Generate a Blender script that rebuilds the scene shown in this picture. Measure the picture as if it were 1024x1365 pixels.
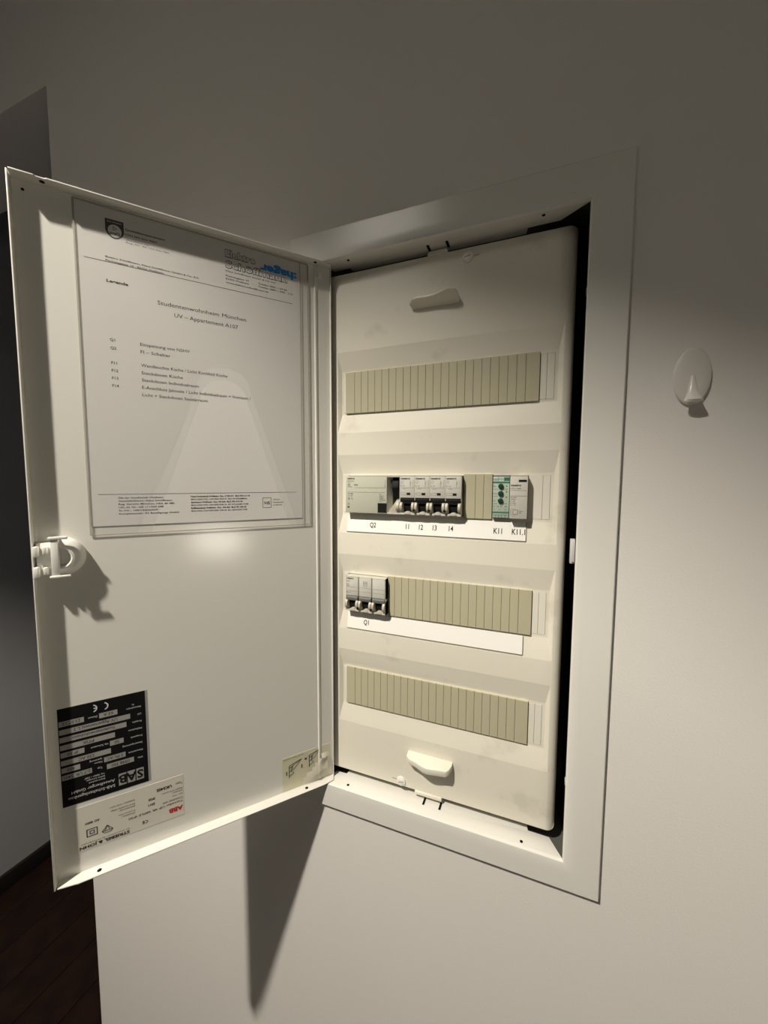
import bpy, bmesh, math, random
from mathutils import Matrix, Vector
random.seed(7)
for o in list(bpy.data.objects): bpy.data.objects.remove(o)
SC = bpy.context.scene
COL = SC.collection
MM = 0.001
Z0 = 1.45          # height of the board's centre above the floor (m)

# ------------------------------------------------------------ camera, light, exposure
cam = bpy.data.cameras.new('camera'); cam.sensor_fit = 'HORIZONTAL'; cam.sensor_width = 36.0
cam.lens = 513.673 / 1024 * 36.0; cam.clip_start = 0.01
camo = bpy.data.objects.new('camera', cam); COL.objects.link(camo)
RX = Vector((0.92986254, 0.36788200, 0.00429955))
RY = Vector((-0.36645008, 0.92715576, -0.07808030))
RZ = Vector((-0.03271069, 0.07102837, 0.99693780))
camo.matrix_world = Matrix(((RX.x, RZ.x, -RY.x, 0.10684544), (RX.y, RZ.y, -RY.y, -0.41629559),
                            (RX.z, RZ.z, -RY.z, 0.07831259 + Z0), (0, 0, 0, 1)))
SC.camera = camo
SC.view_settings.view_transform = 'Standard'; SC.view_settings.look = 'None'
SC.view_settings.gamma = 1.0; SC.view_settings.use_curve_mapping = False
SC.view_settings.exposure = 0.0
w = bpy.data.worlds.new('world'); SC.world = w; w.use_nodes = True
w.node_tree.nodes['Background'].inputs[0].default_value = (0.90, 0.93, 1.0, 1)
w.node_tree.nodes['Background'].inputs[1].default_value = 0.22
LAMP = (-468.0, -1025.0)            # plan position of the recessed ceiling lamp (mm)
LAMP_R = 27.0                      # bulb radius
CAN_R = 211.0; BULB_UP = 200.0     # radius of the recessed can, height of the bulb above its rim
LAMP_POWER = 162.0; LAMP_COLOUR = (1.0, 0.925, 0.80)
CEIL = 1060.0; FLOOR = -1450.0      # relative to the board's centre (mm)

# ------------------------------------------------------------ helpers
def mat(name, col, rough=0.5, spec=0.5, noise=None, bump=None, metal=0.0, alpha=1.0, emit=None, coat=0.0):
    m = bpy.data.materials.new(name); m.use_nodes = True
    nt = m.node_tree; b = nt.nodes['Principled BSDF']
    b.inputs['Base Color'].default_value = (*col, 1); b.inputs['Roughness'].default_value = rough
    b.inputs['Specular IOR Level'].default_value = spec; b.inputs['Metallic'].default_value = metal
    b.inputs['Alpha'].default_value = alpha; b.inputs['Coat Weight'].default_value = coat
    if emit:
        b.inputs['Emission Color'].default_value = (*emit[0], 1); b.inputs['Emission Strength'].default_value = emit[1]
    tc = nt.nodes.new('ShaderNodeTexCoord')
    if noise:   # (scale, second colour, low, high)
        n = nt.nodes.new('ShaderNodeTexNoise'); n.inputs['Scale'].default_value = noise[0]; n.inputs['Detail'].default_value = 4
        nt.links.new(tc.outputs['Object'], n.inputs['Vector'])
        r = nt.nodes.new('ShaderNodeValToRGB'); r.color_ramp.elements[0].position = noise[2]; r.color_ramp.elements[1].position = noise[3]
        r.color_ramp.elements[0].color = (*col, 1); r.color_ramp.elements[1].color = (*noise[1], 1)
        nt.links.new(n.outputs['Fac'], r.inputs['Fac']); nt.links.new(r.outputs['Color'], b.inputs['Base Color'])
    if bump:    # (scale, strength, distance)
        n2 = nt.nodes.new('ShaderNodeTexNoise'); n2.inputs['Scale'].default_value = bump[0]; n2.inputs['Detail'].default_value = 3
        nt.links.new(tc.outputs['Object'], n2.inputs['Vector'])
        bp = nt.nodes.new('ShaderNodeBump'); bp.inputs['Strength'].default_value = bump[1]; bp.inputs['Distance'].default_value = bump[2]
        nt.links.new(n2.outputs['Fac'], bp.inputs['Height']); nt.links.new(bp.outputs['Normal'], b.inputs['Normal'])
    return m

M = dict(
    wall=mat('wall_paint', (.80, .775, .735), .75, .3, bump=(520, .4, .0004)),
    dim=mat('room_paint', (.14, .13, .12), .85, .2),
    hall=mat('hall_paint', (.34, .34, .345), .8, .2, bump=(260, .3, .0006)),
    ceil=mat('ceiling_paint', (.42, .40, .37), .85, .2),
    base=mat('dark_baseboard', (.012, .009, .008), .5, .4),
    wood=mat('dark_wood', (.020, .008, .005), .5, .25, noise=(14, (.010, .004, .003), .35, .65)),
    joint=mat('floor_joint', (.006, .004, .003), .7, .2),
    frame=mat('white_enamel', (.80, .785, .735), .2, .5),
    door=mat('door_enamel', (.80, .785, .73), .165, .5),
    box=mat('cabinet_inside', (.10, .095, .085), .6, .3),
    plate=mat('cream_plastic', (.80, .765, .66), .34, .5, noise=(26, (.70, .665, .565), .60, .72)),
    tab=mat('cream_plastic_tab', (.80, .77, .68), .4, .5),
    blank=mat('beige_blanking_plastic', (.50, .47, .33), .5, .45),
    blankgap=mat('blanking_groove', (.34, .315, .21), .6, .3),
    clip=mat('white_nylon', (.86, .85, .80), .35, .5),
    steel=mat('zinc_clip', (.66, .66, .65), .4, .5),
    label=mat('label_card', (.88, .87, .82), .5, .4),
    labeledge=mat('label_holder_edge', (.30, .28, .22), .5, .4),
    ink=mat('black_ink', (.012, .012, .012), .6, .1),
    greyink=mat('grey_ink', (.07, .07, .065), .6, .3),
    paleink=mat('pale_ink', (.26, .25, .22), .6, .3),
    grey=mat('device_grey', (.56, .55, .48), .45, .45),
    greyface=mat('device_face', (.60, .59, .53), .45, .45),
    green_face=mat('rcd_face', (.50, .51, .42), .45, .45),
    cheek=mat('device_cream', (.50, .47, .385), .4, .5),
    black=mat('black_plastic', (.010, .010, .011), .6, .2),
    darkgrey=mat('dark_grey_lever', (.17, .17, .16), .45, .4),
    hole=mat('dark_hole', (.008, .007, .006), .8, .1),
    k_white=mat('relay_face', (.47, .55, .46), .45, .4),
    k_green=mat('relay_green', (.06, .20, .13), .5, .4),
    k_knob=mat('dark_green_knob', (.008, .055, .028), .4, .5),
    paper=mat('paper', (.78, .765, .74), .7, .3, bump=(900, .15, .0002)),
    film=mat('tinted_sleeve_film', (.55, .54, .51), .18, .6, alpha=.16),  # grey tint dims the sheet around the put-in light cone
    filmedge=mat('sleeve_weld_seam', (.50, .47, .41), .3, .6, alpha=.55),
    blue=mat('blue_print', (.02, .22, .62), .5, .4),
    logo=mat('logo_grey', (.09, .09, .085), .5, .4),
    white=mat('white_print', (.72, .715, .69), .5, .4),
    plate_black=mat('nameplate_black', (.008, .008, .009), .5, .12),
    field=mat('nameplate_field', (.36, .355, .33), .5, .4),
    sticker=mat('sticker_cream', (.74, .71, .62), .45, .4),
    red=mat('red_print', (.55, .03, .03), .5, .4),
    yellow=mat('clear_yellow_sticker', (.70, .665, .49), .35, .5),
    wrinkle=mat('wrinkled_sticker_film', (.86, .83, .74), .3, .5, alpha=.5),
    hook=mat('hook_plastic', (.74, .71, .66), .25, .5),
    baffle=mat('downlight_baffle', (.03, .03, .03), .6, .3),
)

def W(x, y, z): return Vector((x * MM, y * MM, z * MM + Z0))

class MB:
    """collects polygons in millimetres; build() links them as one mesh object"""
    def __init__(s): s.v = []; s.f = []; s.m = []
    def face(s, pts, mi=0):
        k = len(s.v); s.v += [tuple(p) for p in pts]; s.f.append(tuple(range(k, k + len(pts)))); s.m.append(mi)
    def box(s, x0, x1, y0, y1, z0, z1, mi=0):
        k = len(s.v)
        s.v += [(x0, y0, z0), (x1, y0, z0), (x1, y1, z0), (x0, y1, z0), (x0, y0, z1), (x1, y0, z1), (x1, y1, z1), (x0, y1, z1)]
        for q in ((0, 3, 2, 1), (4, 5, 6, 7), (0, 1, 5, 4), (1, 2, 6, 5), (2, 3, 7, 6), (3, 0, 4, 7)):
            s.f.append(tuple(k + i for i in q)); s.m.append(mi)
        return s
    def prism(s, pts, a, b, axis='y', mi=0):
        """closed outline extruded from a to b; pts are (x,z) for axis y, (y,z) for axis x, (x,y) for axis z"""
        def P(p, t): return (p[0], t, p[1]) if axis == 'y' else ((t, p[0], p[1]) if axis == 'x' else (p[0], p[1], t))
        n = len(pts); k = len(s.v)
        s.v += [P(p, a) for p in pts] + [P(p, b) for p in pts]
        s.f.append(tuple(range(k, k + n))); s.f.append(tuple(range(k + 2 * n - 1, k + n - 1, -1))); s.m += [mi, mi]
        for i in range(n):
            j = (i + 1) % n; s.f.append((k + i, k + n + i, k + n + j, k + j)); s.m.append(mi)
        return s
    def cyl(s, cx, cz, r, y0, y1, n=20, r1=None, mi=0, a0=0, a1=360, rz=1.0):
        """disc/cone along y (front y0 radius r, back y1 radius r1)"""
        r1 = r if r1 is None else r1; k = len(s.v); full = (a1 - a0 >= 360)
        N = n if full else n + 1
        for (yy, rr) in ((y0, r), (y1, r1)):
            for i in range(N):
                a = math.radians(a0 + (a1 - a0) * i / n); s.v.append((cx + rr * math.cos(a), yy, cz + rz * rr * math.sin(a)))
        s.f.append(tuple(range(k, k + N))); s.f.append(tuple(range(k + 2 * N - 1, k + N - 1, -1))); s.m += [mi, mi]
        for i in range(N if full else N - 1):
            j = (i + 1) % N; s.f.append((k + i, k + N + i, k + N + j, k + j)); s.m.append(mi)
        if not full: s.f.append((k, k + N - 1, k + 2 * N - 1, k + N)); s.m.append(mi)
        return s
    def rect(s, x0, x1, z0, z1, y, mi=0): s.face([(x0, y, z0), (x1, y, z0), (x1, y, z1), (x0, y, z1)], mi); return s
    def line(s, p, q, wd, y, mi=0):
        d = Vector((q[0] - p[0], q[1] - p[1])); 
        if d.length == 0: return s
        d.normalize(); nx, nz = -d.y * wd / 2, d.x * wd / 2
        s.face([(p[0] - nx, y, p[1] - nz), (q[0] - nx, y, q[1] - nz), (q[0] + nx, y, q[1] + nz), (p[0] + nx, y, p[1] + nz)], mi); return s
    def ring(s, cx, cz, r, wd, y, n=20, a0=0, a1=360, mi=0):
        for i in range(n):
            a = math.radians(a0 + (a1 - a0) * i / n); b = math.radians(a0 + (a1 - a0) * (i + 1) / n)
            s.face([(cx + q * math.cos(t), y, cz + q * math.sin(t)) for q, t in ((r, a), (r, b), (r - wd, b), (r - wd, a))], mi)
        return s
    def frame(s, x0, x1, z0, z1, wd, y, mi=0):
        s.rect(x0, x1, z0, z0 + wd, y, mi); s.rect(x0, x1, z1 - wd, z1, y, mi); s.rect(x0, x0 + wd, z0, z1, y, mi); s.rect(x1 - wd, x1, z0, z1, y, mi); return s
    def text(s, txt, x, z, h, y, width=None, align='l', flip=False, bold=0.0, mi=0):
        """flat lettering in the xz plane read from -y: cap height h, vertically centred on z; flip turns it upside down"""
        V, F, x0, x1 = glyphs(txt, bold)
        sz = h / 0.70; wd = (x1 - x0) * sz; sx = sz if width is None else width / max(x1 - x0, 1e-6)
        wd = (x1 - x0) * sx
        off = {'l': 0, 'c': -wd / 2, 'r': -wd}[align]
        k = len(s.v); g = -1 if flip else 1
        for (a, b) in V: s.v.append((x + g * ((a - x0) * sx + off), y, z + g * (b * sz - h / 2)))
        for f in F: s.f.append(tuple(k + i for i in f)); s.m.append(mi)
        return s
    def build(s, name, mats, parent=None, loc=(0, 0, 0), bevel=0, seg=2, smooth=True, weld=False, sub=None):
        me = bpy.data.meshes.new(name); me.from_pydata([(a * MM, b * MM, c * MM) for a, b, c in s.v], [], s.f)
        for mm in (mats if isinstance(mats, (list, tuple)) else [mats]): me.materials.append(M[mm])
        for p, i in zip(me.polygons, s.m): p.material_index = i
        if bevel or weld:
            bm = bmesh.new(); bm.from_mesh(me)
            if weld: bmesh.ops.remove_doubles(bm, verts=bm.verts, dist=1e-6)
            bmesh.ops.recalc_face_normals(bm, faces=bm.faces)
            if bevel:
                ed = [e for e in bm.edges if len(e.link_faces) == 2 and e.calc_face_angle(0) > math.radians(28)]
                bmesh.ops.bevel(bm, geom=ed, offset=bevel * MM, segments=seg, profile=.5, affect='EDGES', clamp_overlap=True)
            bm.to_mesh(me); bm.free()
        if smooth:
            me.polygons.foreach_set('use_smooth', [True] * len(me.polygons)); me.set_sharp_from_angle(angle=math.radians(35))
        o = bpy.data.objects.new(name, me); COL.objects.link(o)
        if parent: o.parent = parent
        o.location = Vector(loc) * MM
        return o

_g = {}
def glyphs(txt, bold):
    key = (txt, bold)
    if key not in _g:
        c = bpy.data.curves.new('t', 'FONT'); c.body = txt; c.size = 1.0; c.resolution_u = 2; c.offset = bold; c.fill_mode = 'FRONT'
        o = bpy.data.objects.new('t', c); me = bpy.data.meshes.new_from_object(o)
        V = [(v.co.x, v.co.y) for v in me.vertices]; F = [tuple(p.vertices) for p in me.polygons]
        xs = [a for a, b in V] or [0, 1]
        _g[key] = (V, F, min(xs), max(xs))
        bpy.data.objects.remove(o); bpy.data.curves.remove(c); bpy.data.meshes.remove(me)
    return _g[key]

def tag(o, label, cat, group=None):
    o['label'] = label; o['category'] = cat
    if group: o['group'] = group
    return o
def struct(o): o['kind'] = 'structure'; o.location += Vector((0, 0, Z0)); return o
def empty(name, x, y, z, label, cat, group=None, rotz=0):
    o = bpy.data.objects.new(name, None); COL.objects.link(o); o.location = W(x, y, z); o.rotation_euler = (0, 0, rotz)
    o.empty_display_size = .02
    return tag(o, label, cat, group)
def lab(o, text): o['label'] = text; return o

# ------------------------------------------------------------ the setting
XP = -635.0; XL = -1700.0; XR = 1250.0; YB = -2300.0; YE = 4200.0
b = MB()
HX, HB, HT = 150.0, -322.0, 344.0
b.box(XP, -HX, 0, 140, FLOOR, CEIL); b.box(HX, XR, 0, 140, FLOOR, CEIL); b.box(-HX, HX, 0, 140, FLOOR, HB); b.box(-HX, HX, 0, 140, HT, CEIL)
b.box(XL, XP, 0, 140, 701, CEIL)
struct(b.build('wall_front', 'wall', smooth=False))
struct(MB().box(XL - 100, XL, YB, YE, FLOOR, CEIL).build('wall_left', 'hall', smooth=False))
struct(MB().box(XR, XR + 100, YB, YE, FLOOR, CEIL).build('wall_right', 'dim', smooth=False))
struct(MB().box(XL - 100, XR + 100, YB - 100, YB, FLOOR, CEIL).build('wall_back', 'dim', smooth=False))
b = MB(); q = CAN_R + 20; lx, ly = LAMP
b.box(XL - 100, lx - q, YB - 100, YE, CEIL, CEIL + 260); b.box(lx + q, XR + 100, YB - 100, YE, CEIL, CEIL + 260)
b.box(lx - q, lx + q, YB - 100, ly - q, CEIL, CEIL + 260); b.box(lx - q, lx + q, ly + q, YE, CEIL, CEIL + 260)
for i in range(64):      # round cut-out for the lamp
    pts = []
    for t in (2 * math.pi * i / 64, 2 * math.pi * (i + 1) / 64):
        k = q / max(abs(math.cos(t)), abs(math.sin(t)))
        pts.append(((lx + CAN_R * math.cos(t), ly + CAN_R * math.sin(t), CEIL), (lx + k * math.cos(t), ly + k * math.sin(t), CEIL)))
    b.face([pts[0][0], pts[0][1], pts[1][1], pts[1][0]])
struct(b.build('ceiling', 'ceil', smooth=False))
floor = struct(MB().box(XL - 100, XR + 100, YB - 100, YE, FLOOR - 60, FLOOR - 4).build('floor', 'joint', smooth=False))
pk = MB().box(-59, 59, -898, 898, -12, 0).build('plank', 'wood', floor, bevel=1.2, seg=1)
pk.location = (XL * MM + .06, .3, FLOOR * MM)
for i in range(28):
    for j in range(4):
        y = -2.3 + .9 + 1.8 * j - (.6 if i % 2 else 0) - (.3 if i % 3 == 0 else 0)
        p = pk if (i == 0 and j == 0) else pk.copy()
        if p is not pk: COL.objects.link(p)
        p.location = (XL * MM + .06 + .12 * i, min(y, 3.3), FLOOR * MM)
struct(MB().box(XL, XL + 14, YB, YE, FLOOR, FLOOR + 62).build('baseboard_left', 'base', bevel=2))
struct(MB().box(XP, XR, -14, 0, FLOOR, FLOOR + 62).build('baseboard_front', 'base', bevel=2))

# large round lamp recessed into the ceiling in front of the board
dl = empty('recessed_ceiling_lamp', lx, ly, CEIL, 'large round lamp recessed into the ceiling in front of the fuse board', 'lamp')
b = MB(); n = 64
for i in range(n):
    a, c = 2 * math.pi * i / n, 2 * math.pi * (i + 1) / n
    for (r0, z0, r1, z1) in ((CAN_R, -2, CAN_R + 14, -2), (CAN_R + 14, -2, CAN_R + 15, 0), (CAN_R, -2, CAN_R, 3)):
        b.face([(r0 * math.cos(a), r0 * math.sin(a), z0), (r0 * math.cos(c), r0 * math.sin(c), z0), (r1 * math.cos(c), r1 * math.sin(c), z1), (r1 * math.cos(a), r1 * math.sin(a), z1)])
b.build('trim_ring', 'frame', dl, weld=True)
b = MB()
for i in range(n):
    a, c = 2 * math.pi * i / n, 2 * math.pi * (i + 1) / n; r = CAN_R
    b.face([(r * math.cos(a), r * math.sin(a), 0), (r * math.cos(c), r * math.sin(c), 0), (r * math.cos(c), r * math.sin(c), 250), (r * math.cos(a), r * math.sin(a), 250)])
b.face([(CAN_R * math.cos(2 * math.pi * i / n), CAN_R * math.sin(2 * math.pi * i / n), 250) for i in range(n)])
b.build('can', 'baffle', dl, weld=True)
MB().prism([(18 * math.cos(2 * math.pi * i / 24), 18 * math.sin(2 * math.pi * i / 24)) for i in range(24)], BULB_UP + LAMP_R + 1, 249, 'z').build('socket', 'baffle', dl)
L = bpy.data.lights.new('bulb', 'POINT'); L.shadow_soft_size = LAMP_R * MM; L.energy = LAMP_POWER; L.color = LAMP_COLOUR
lo = bpy.data.objects.new('bulb', L); COL.objects.link(lo); lo.parent = dl; lo.location = (0, 0, BULB_UP * MM)

# unseen lamp added on the right-hand wall to put the glow on the door
wl = empty('added_glow_lamp', XR, -1040, -300, 'unseen lamp added on the right-hand wall for the glow on the door', 'lamp')
MB().box(-22, 0, -165, 165, 0, 125).build('added_lamp_housing', 'frame', wl, bevel=3)
M['added_glowlamp'] = mat('added_glow_lamp_diffuser', (.9, .87, .8), .4, .5, emit=((1, .92, .78), 27.0))
MB().box(-30, -22, -130, 130, 22, 103).build('added_lamp_diffuser', 'added_glowlamp', wl, bevel=3)

# ------------------------------------------------------------ the distribution board
FX0, FX1, FZ0, FZ1 = -178.4, 178.4, -343.7, 369.05          # frame outside
OX0, OX1, OZ0, OZ1 = -144.2, 144.2, -312.7, 334.4           # frame opening
YF = -4.0; Y1 = 18.0; YR = 23.0
BOFF = (0, 0, -FZ0)                                         # board parts are given about the board's centre
board = empty('distribution_board', 0, 0, FZ0, 'white flush-mounted fuse board with its door swung open on the wall', 'fuse board')
def bpart(mb, name, mats, **k): return mb.build(name, mats, board, BOFF, **k)

# frame: dished sheet-metal surround, mitred returns at the top and bottom
b = MB()
prof = [(0, 0.2), (0, -4.0), (.8, -4.7), (22, -5.2), (30, -4.75), (33.0, -4.0), (34.0, -2.8), (34.2, -0.6)]   # (inset from the outer edge, y)
for i in range(len(prof) - 1):
    (a, ya), (c, yc) = prof[i], prof[i + 1]
    def rc(t): return (FX0 + t, FX1 - t, FZ0 + t * (OZ0 - FZ0) / 34.2, FZ1 - t * (FZ1 - OZ1) / 34.2)
    A, Cc = rc(a), rc(c)
    pa = [(A[0], ya, A[2]), (A[1], ya, A[2]), (A[1], ya, A[3]), (A[0], ya, A[3])]
    pc = [(Cc[0], yc, Cc[2]), (Cc[1], yc, Cc[2]), (Cc[1], yc, Cc[3]), (Cc[0], yc, Cc[3])]
    for j in range(4): b.face([pa[j], pa[(j + 1) % 4], pc[(j + 1) % 4], pc[j]])
bpart(b, 'frame', 'frame', weld=True)
b = MB()      # sill and head returns with mitred ends, side returns short
b.prism([(OX0, -.6), (OX1, -.6), (OX1 - 12, 20.5), (OX1 - 34, 20.8), (OX1 - 35, 28), (OX0 + 27, 28), (OX0 + 26, 20.8), (OX0 + 12, 20.5)], OZ0 - 1.2, OZ0, 'z')
bpart(b, 'sill_return', 'frame', bevel=.4)
b = MB(); b.prism([(OX0, -.6), (OX1, -.6), (OX1 - 24, 18.0), (OX1 - 54, 18.5), (OX1 - 56, 28), (OX0 + 34, 28), (OX0 + 33, 20.5), (OX0 + 12, 20.5)], OZ1, OZ1 + 1.2, 'z')
bpart(b, 'head_return', 'frame', bevel=.4)
for (x, z) in ((-107.4, OZ0 + .15), (103.9, OZ0 + .15), (-105, OZ1 - .15), (104.5, OZ1 - .15)):
    h = MB(); h.prism([(x + 1.7 * math.cos(t * math.pi / 6), 3.5 + 1.9 * math.sin(t * math.pi / 6)) for t in range(12)], z - .05, z + .05, 'z')
    bpart(h, 'screw_hole', 'hole')
b = MB()      # the box let into the wall, open to the front
bx = 149.5
b.box(-bx, -bx + 1.5, .5, 100, -321, 343); b.box(bx - 1.5, bx, .5, 100, -321, 343)
b.box(-bx, bx, .5, 100, -321, -319.5); b.box(-bx, bx, .5, 100, 341.5, 343); b.box(-bx, bx, 98.5, 100, -321, 343)
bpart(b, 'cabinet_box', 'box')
b = MB(); b.box(140.3, 144.6, 10, 17, -3.2, 21.5); b.box(141.6, 144.6, 8.6, 10, -1.5, 20)
bpart(b, 'latch_catch', 'steel', bevel=.5)
for z in (268, -250):
    b = MB(); b.prism([(30 + 4.2 * math.cos(t * math.pi / 8), z + 4.2 * math.sin(t * math.pi / 8)) for t in range(16)], 146.2, 148, 'x')
    bpart(b, 'box_screw', 'steel', bevel=.4)

# front cover plate
PX0, PX1, PZ0, PZ1 = -137.0, 137.0, -304.5, 328.5
ROWS = (187.5, 62.5, -62.5, -187.5)
RXI, RXO = 123.6, 127.5; CX0, CX1 = -121.8, 120.3; CH = 23.2
b = MB()
def quad(x0, x1, z0, z1, y=Y1): b.face([(x0, y, z0), (x1, y, z0), (x1, y, z1), (x0, y, z1)])
edges = []
for c in ROWS:
    up, lo_, fu, fl = c + 49, c - 49, c + 26, c - 26
    edges.append((lo_, up))
    b.face([(-RXO, Y1, up), (-RXI, YR, fu), (RXI, YR, fu), (RXO, Y1, up)])
    b.face([(-RXO, Y1, lo_), (RXO, Y1, lo_), (RXI, YR, fl), (-RXI, YR, fl)])
    b.face([(-RXO, Y1, up), (-RXO, Y1, lo_), (-RXI, YR, fl), (-RXI, YR, fu)])
    b.face([(RXO, Y1, up), (RXI, YR, fu), (RXI, YR, fl), (RXO, Y1, lo_)])
    o4 = [(-RXI, fl), (RXI, fl), (RXI, fu), (-RXI, fu)]; i4 = [(CX0, c - CH), (CX1, c - CH), (CX1, c + CH), (CX0, c + CH)]
    for j in range(4):
        k = (j + 1) % 4
        b.face([(o4[j][0], YR, o4[j][1]), (o4[k][0], YR, o4[k][1]), (i4[k][0], YR, i4[k][1]), (i4[j][0], YR, i4[j][1])])
        b.face([(i4[j][0], YR, i4[j][1]), (i4[k][0], YR, i4[k][1]), (i4[k][0], YR + 3, i4[k][1]), (i4[j][0], YR + 3, i4[j][1])])
zs = [PZ1] + [z for (l_, u_) in edges for z in (u_, l_)] + [PZ0]
for i in range(0, len(zs), 2): b.face([(-RXO, Y1, zs[i + 1]), (RXO, Y1, zs[i + 1]), (RXO, Y1, zs[i]), (-RXO, Y1, zs[i])])
for sgn in (-1, 1):
    for i in range(len(zs) - 1):
        b.face([(sgn * RXO, Y1, zs[i + 1]), (sgn * PX1, Y1, zs[i + 1]), (sgn * PX1, Y1, zs[i]), (sgn * RXO, Y1, zs[i])])
        b.face([(sgn * PX1, Y1, zs[i + 1]), (sgn * PX1, 34, zs[i + 1]), (sgn * PX1, 34, zs[i]), (sgn * PX1, Y1, zs[i])])
for z in (PZ0, PZ1):
    xs = [-PX1, -RXO, RXO, PX1]
    for i in range(3): b.face([(xs[i], Y1, z), (xs[i + 1], Y1, z), (xs[i + 1], 34, z), (xs[i], 34, z)])
cover = bpart(b, 'cover_plate', 'plate', weld=True)
bm = bmesh.new(); bm.from_mesh(cover.data)
ed = []
for e in bm.edges:
    if len(e.link_faces) == 2 and e.calc_face_angle(0) > math.radians(60) and all(abs(v.co.y - Y1 * MM) < 1e-5 for v in e.verts): ed.append(e)
side = [e for e in ed if all(abs(abs(v.co.x) - PX1 * MM) < 1e-5 for v in e.verts)]
bmesh.ops.bevel(bm, geom=[e for e in ed if e not in side], offset=1.6 * MM, segments=3, profile=.5, affect='EDGES')
ed = [e for e in bm.edges if len(e.link_faces) == 2 and e.calc_face_angle(0) > math.radians(60) and all(abs(abs(v.co.x) - PX1 * MM) < 1e-5 and v.co.y < (Y1 + 2) * MM for v in e.verts)]
bmesh.ops.bevel(bm, geom=[e for e in ed if e.verts[0].co.x > 0], offset=8.5 * MM, segments=5, profile=.5, affect='EDGES')
bmesh.ops.bevel(bm, geom=[e for e in bm.edges if e.is_valid and len(e.link_faces) == 2 and e.calc_face_angle(0) > math.radians(60) and all(abs(v.co.x + PX1 * MM) < 1e-5 and v.co.y < (Y1 + 2) * MM for v in e.verts)], offset=2.5 * MM, segments=3, profile=.5, affect='EDGES')
ed = [e for e in bm.edges if len(e.link_faces) == 2 and math.radians(8) < e.calc_face_angle(0) < math.radians(60) and all(abs(v.co.x) < 128.5 * MM for v in e.verts)]
bmesh.ops.bevel(bm, geom=ed, offset=.9 * MM, segments=2, profile=.5, affect='EDGES', clamp_overlap=True)
bm.to_mesh(cover.data); bm.free()
cover.data.polygons.foreach_set('use_smooth', [True] * len(cover.data.polygons)); cover.data.set_sharp_from_angle(angle=math.radians(32))

def cpart(mb, name, mats, **k): return mb.build(name, mats, cover, **k)
# finger grips
def grip(outline, z, t, dz):
    outline = [(x, 18 - (18 - y) * .52) if y < 18 else (x, y) for x, y in outline]
    b = MB(); n = len(outline)
    A = [(x, y, z + (18 - y) * dz) for x, y in outline]; B = [(x, y, z + t + (18 - y) * dz * .6) for x, y in outline]
    k = len(b.v); b.v += A + B; b.f += [tuple(range(n)), tuple(range(2 * n - 1, n - 1, -1))]; b.m += [0, 0]
    for i in range(n): j = (i + 1) % n; b.f.append((i, n + i, n + j, j)); b.m.append(0)
    return cpart(b, 'finger_grip', 'plate', bevel=1.0, seg=2)
grip([(-31, 18.5), (-31, 4), (-27, -2), (-18, -5), (-9, -11), (-3, -12.5), (4, -11), (11, -9), (19, -8), (22, -3), (24.5, 8), (24.5, 18.5)], -259, 5, -.5)
grip([(-31, 18.5), (-33, 6), (-29, -3), (-22, -5), (-12, -4), (-3, -6), (6, -11), (13, -14), (19, -11), (22, -4), (23, 18.5)], 273, 5, .5)
# quarter-turn screws
for (x, z, sx) in ((30.5, 318.0, 1), (-39.8, -297.0, -1)):
    s = cpart(MB().cyl(x, z, 5.6, Y1 - 2.0, Y1 + 1, 24).cyl(x, z, 3.9, Y1 - 2.8, Y1 - 2.0, 20), 'quarter_turn_screw', 'clip', bevel=.5)
    cpart(MB().line((x - 3, z - .6), (x + 3, z + .6), .9, Y1 - 2.95).line((x + sx * 6.2, z + .2), (x + sx * 12, z + .8), .9, Y1 - .15), 'screw_slot', 'labeledge')
# locating tabs at the plate's top and bottom edge, and the slots they hook into
cpart(MB().box(-22, 12, Y1 - 1.5, Y1 + 6, PZ0 - 3.5, PZ0 + 1), 'locating_tab', 'plate', bevel=.8)
cpart(MB().box(-14, 8, Y1 - 1, Y1 + 6, PZ1 - 1, PZ1 + 3.5), 'locating_tab', 'plate', bevel=.8)
for x in (-9, 11): bpart(MB().box(x - 1.3, x + 1.3, 10, 21.2, OZ0 + .05, OZ0 + .35), 'locating_slot', 'hole')
for x in (-12, 9): bpart(MB().box(x - 1.4, x + 1.4, 9, 20.6, OZ1 - .35, OZ1 - .05), 'locating_slot', 'hole')
# break-out tabs beside the cutouts
for i, c in enumerate(ROWS):
    for (x0, x1) in ((-121.6, -117.6 if i in (0, 3) else -115.2), (98.8 if i == 1 else 106.25, 112.75), (113.0, 120.1)):
        cpart(MB().box(x0, x1, YR - .1, YR + 2, c - 23.05, c + 23.05), 'breakout_tab', 'tab', bevel=.25, seg=1)
# blanking strips of snap-off segments
segmesh = {}
def blank(c, cuts):
    root = MB().box(cuts[0], cuts[-1], YR - .9, YR + 2, c - 24.6, c + 24.6).build('blanking_strip', 'blankgap', board, BOFF)
    for a, d in zip(cuts[:-1], cuts[1:]):
        k = round(d - a, 1)
        if k not in segmesh:
            o = MB().box(-k / 2 + .16, k / 2 - .16, -1.2, 1, -24.8, 24.8).build('segment', 'blank', bevel=.22, seg=1)
            segmesh[k] = o.data
        else: o = bpy.data.objects.new('segment', segmesh[k]); COL.objects.link(o)
        o.parent = root; o.location = ((a + d) / 2 * MM, (YR - 1) * MM, c * MM)
    return root
full = [-118] + [-105.5 + 9 * i for i in range(23)] + [106]
blank(ROWS[0], full); blank(ROWS[3], full)
blank(ROWS[1], [30.3, 43.5, 52.5, 61.8])
blank(ROWS[2], [-60.3] + [-51.5 + 9 * i for i in range(17)] + [106])
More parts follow.
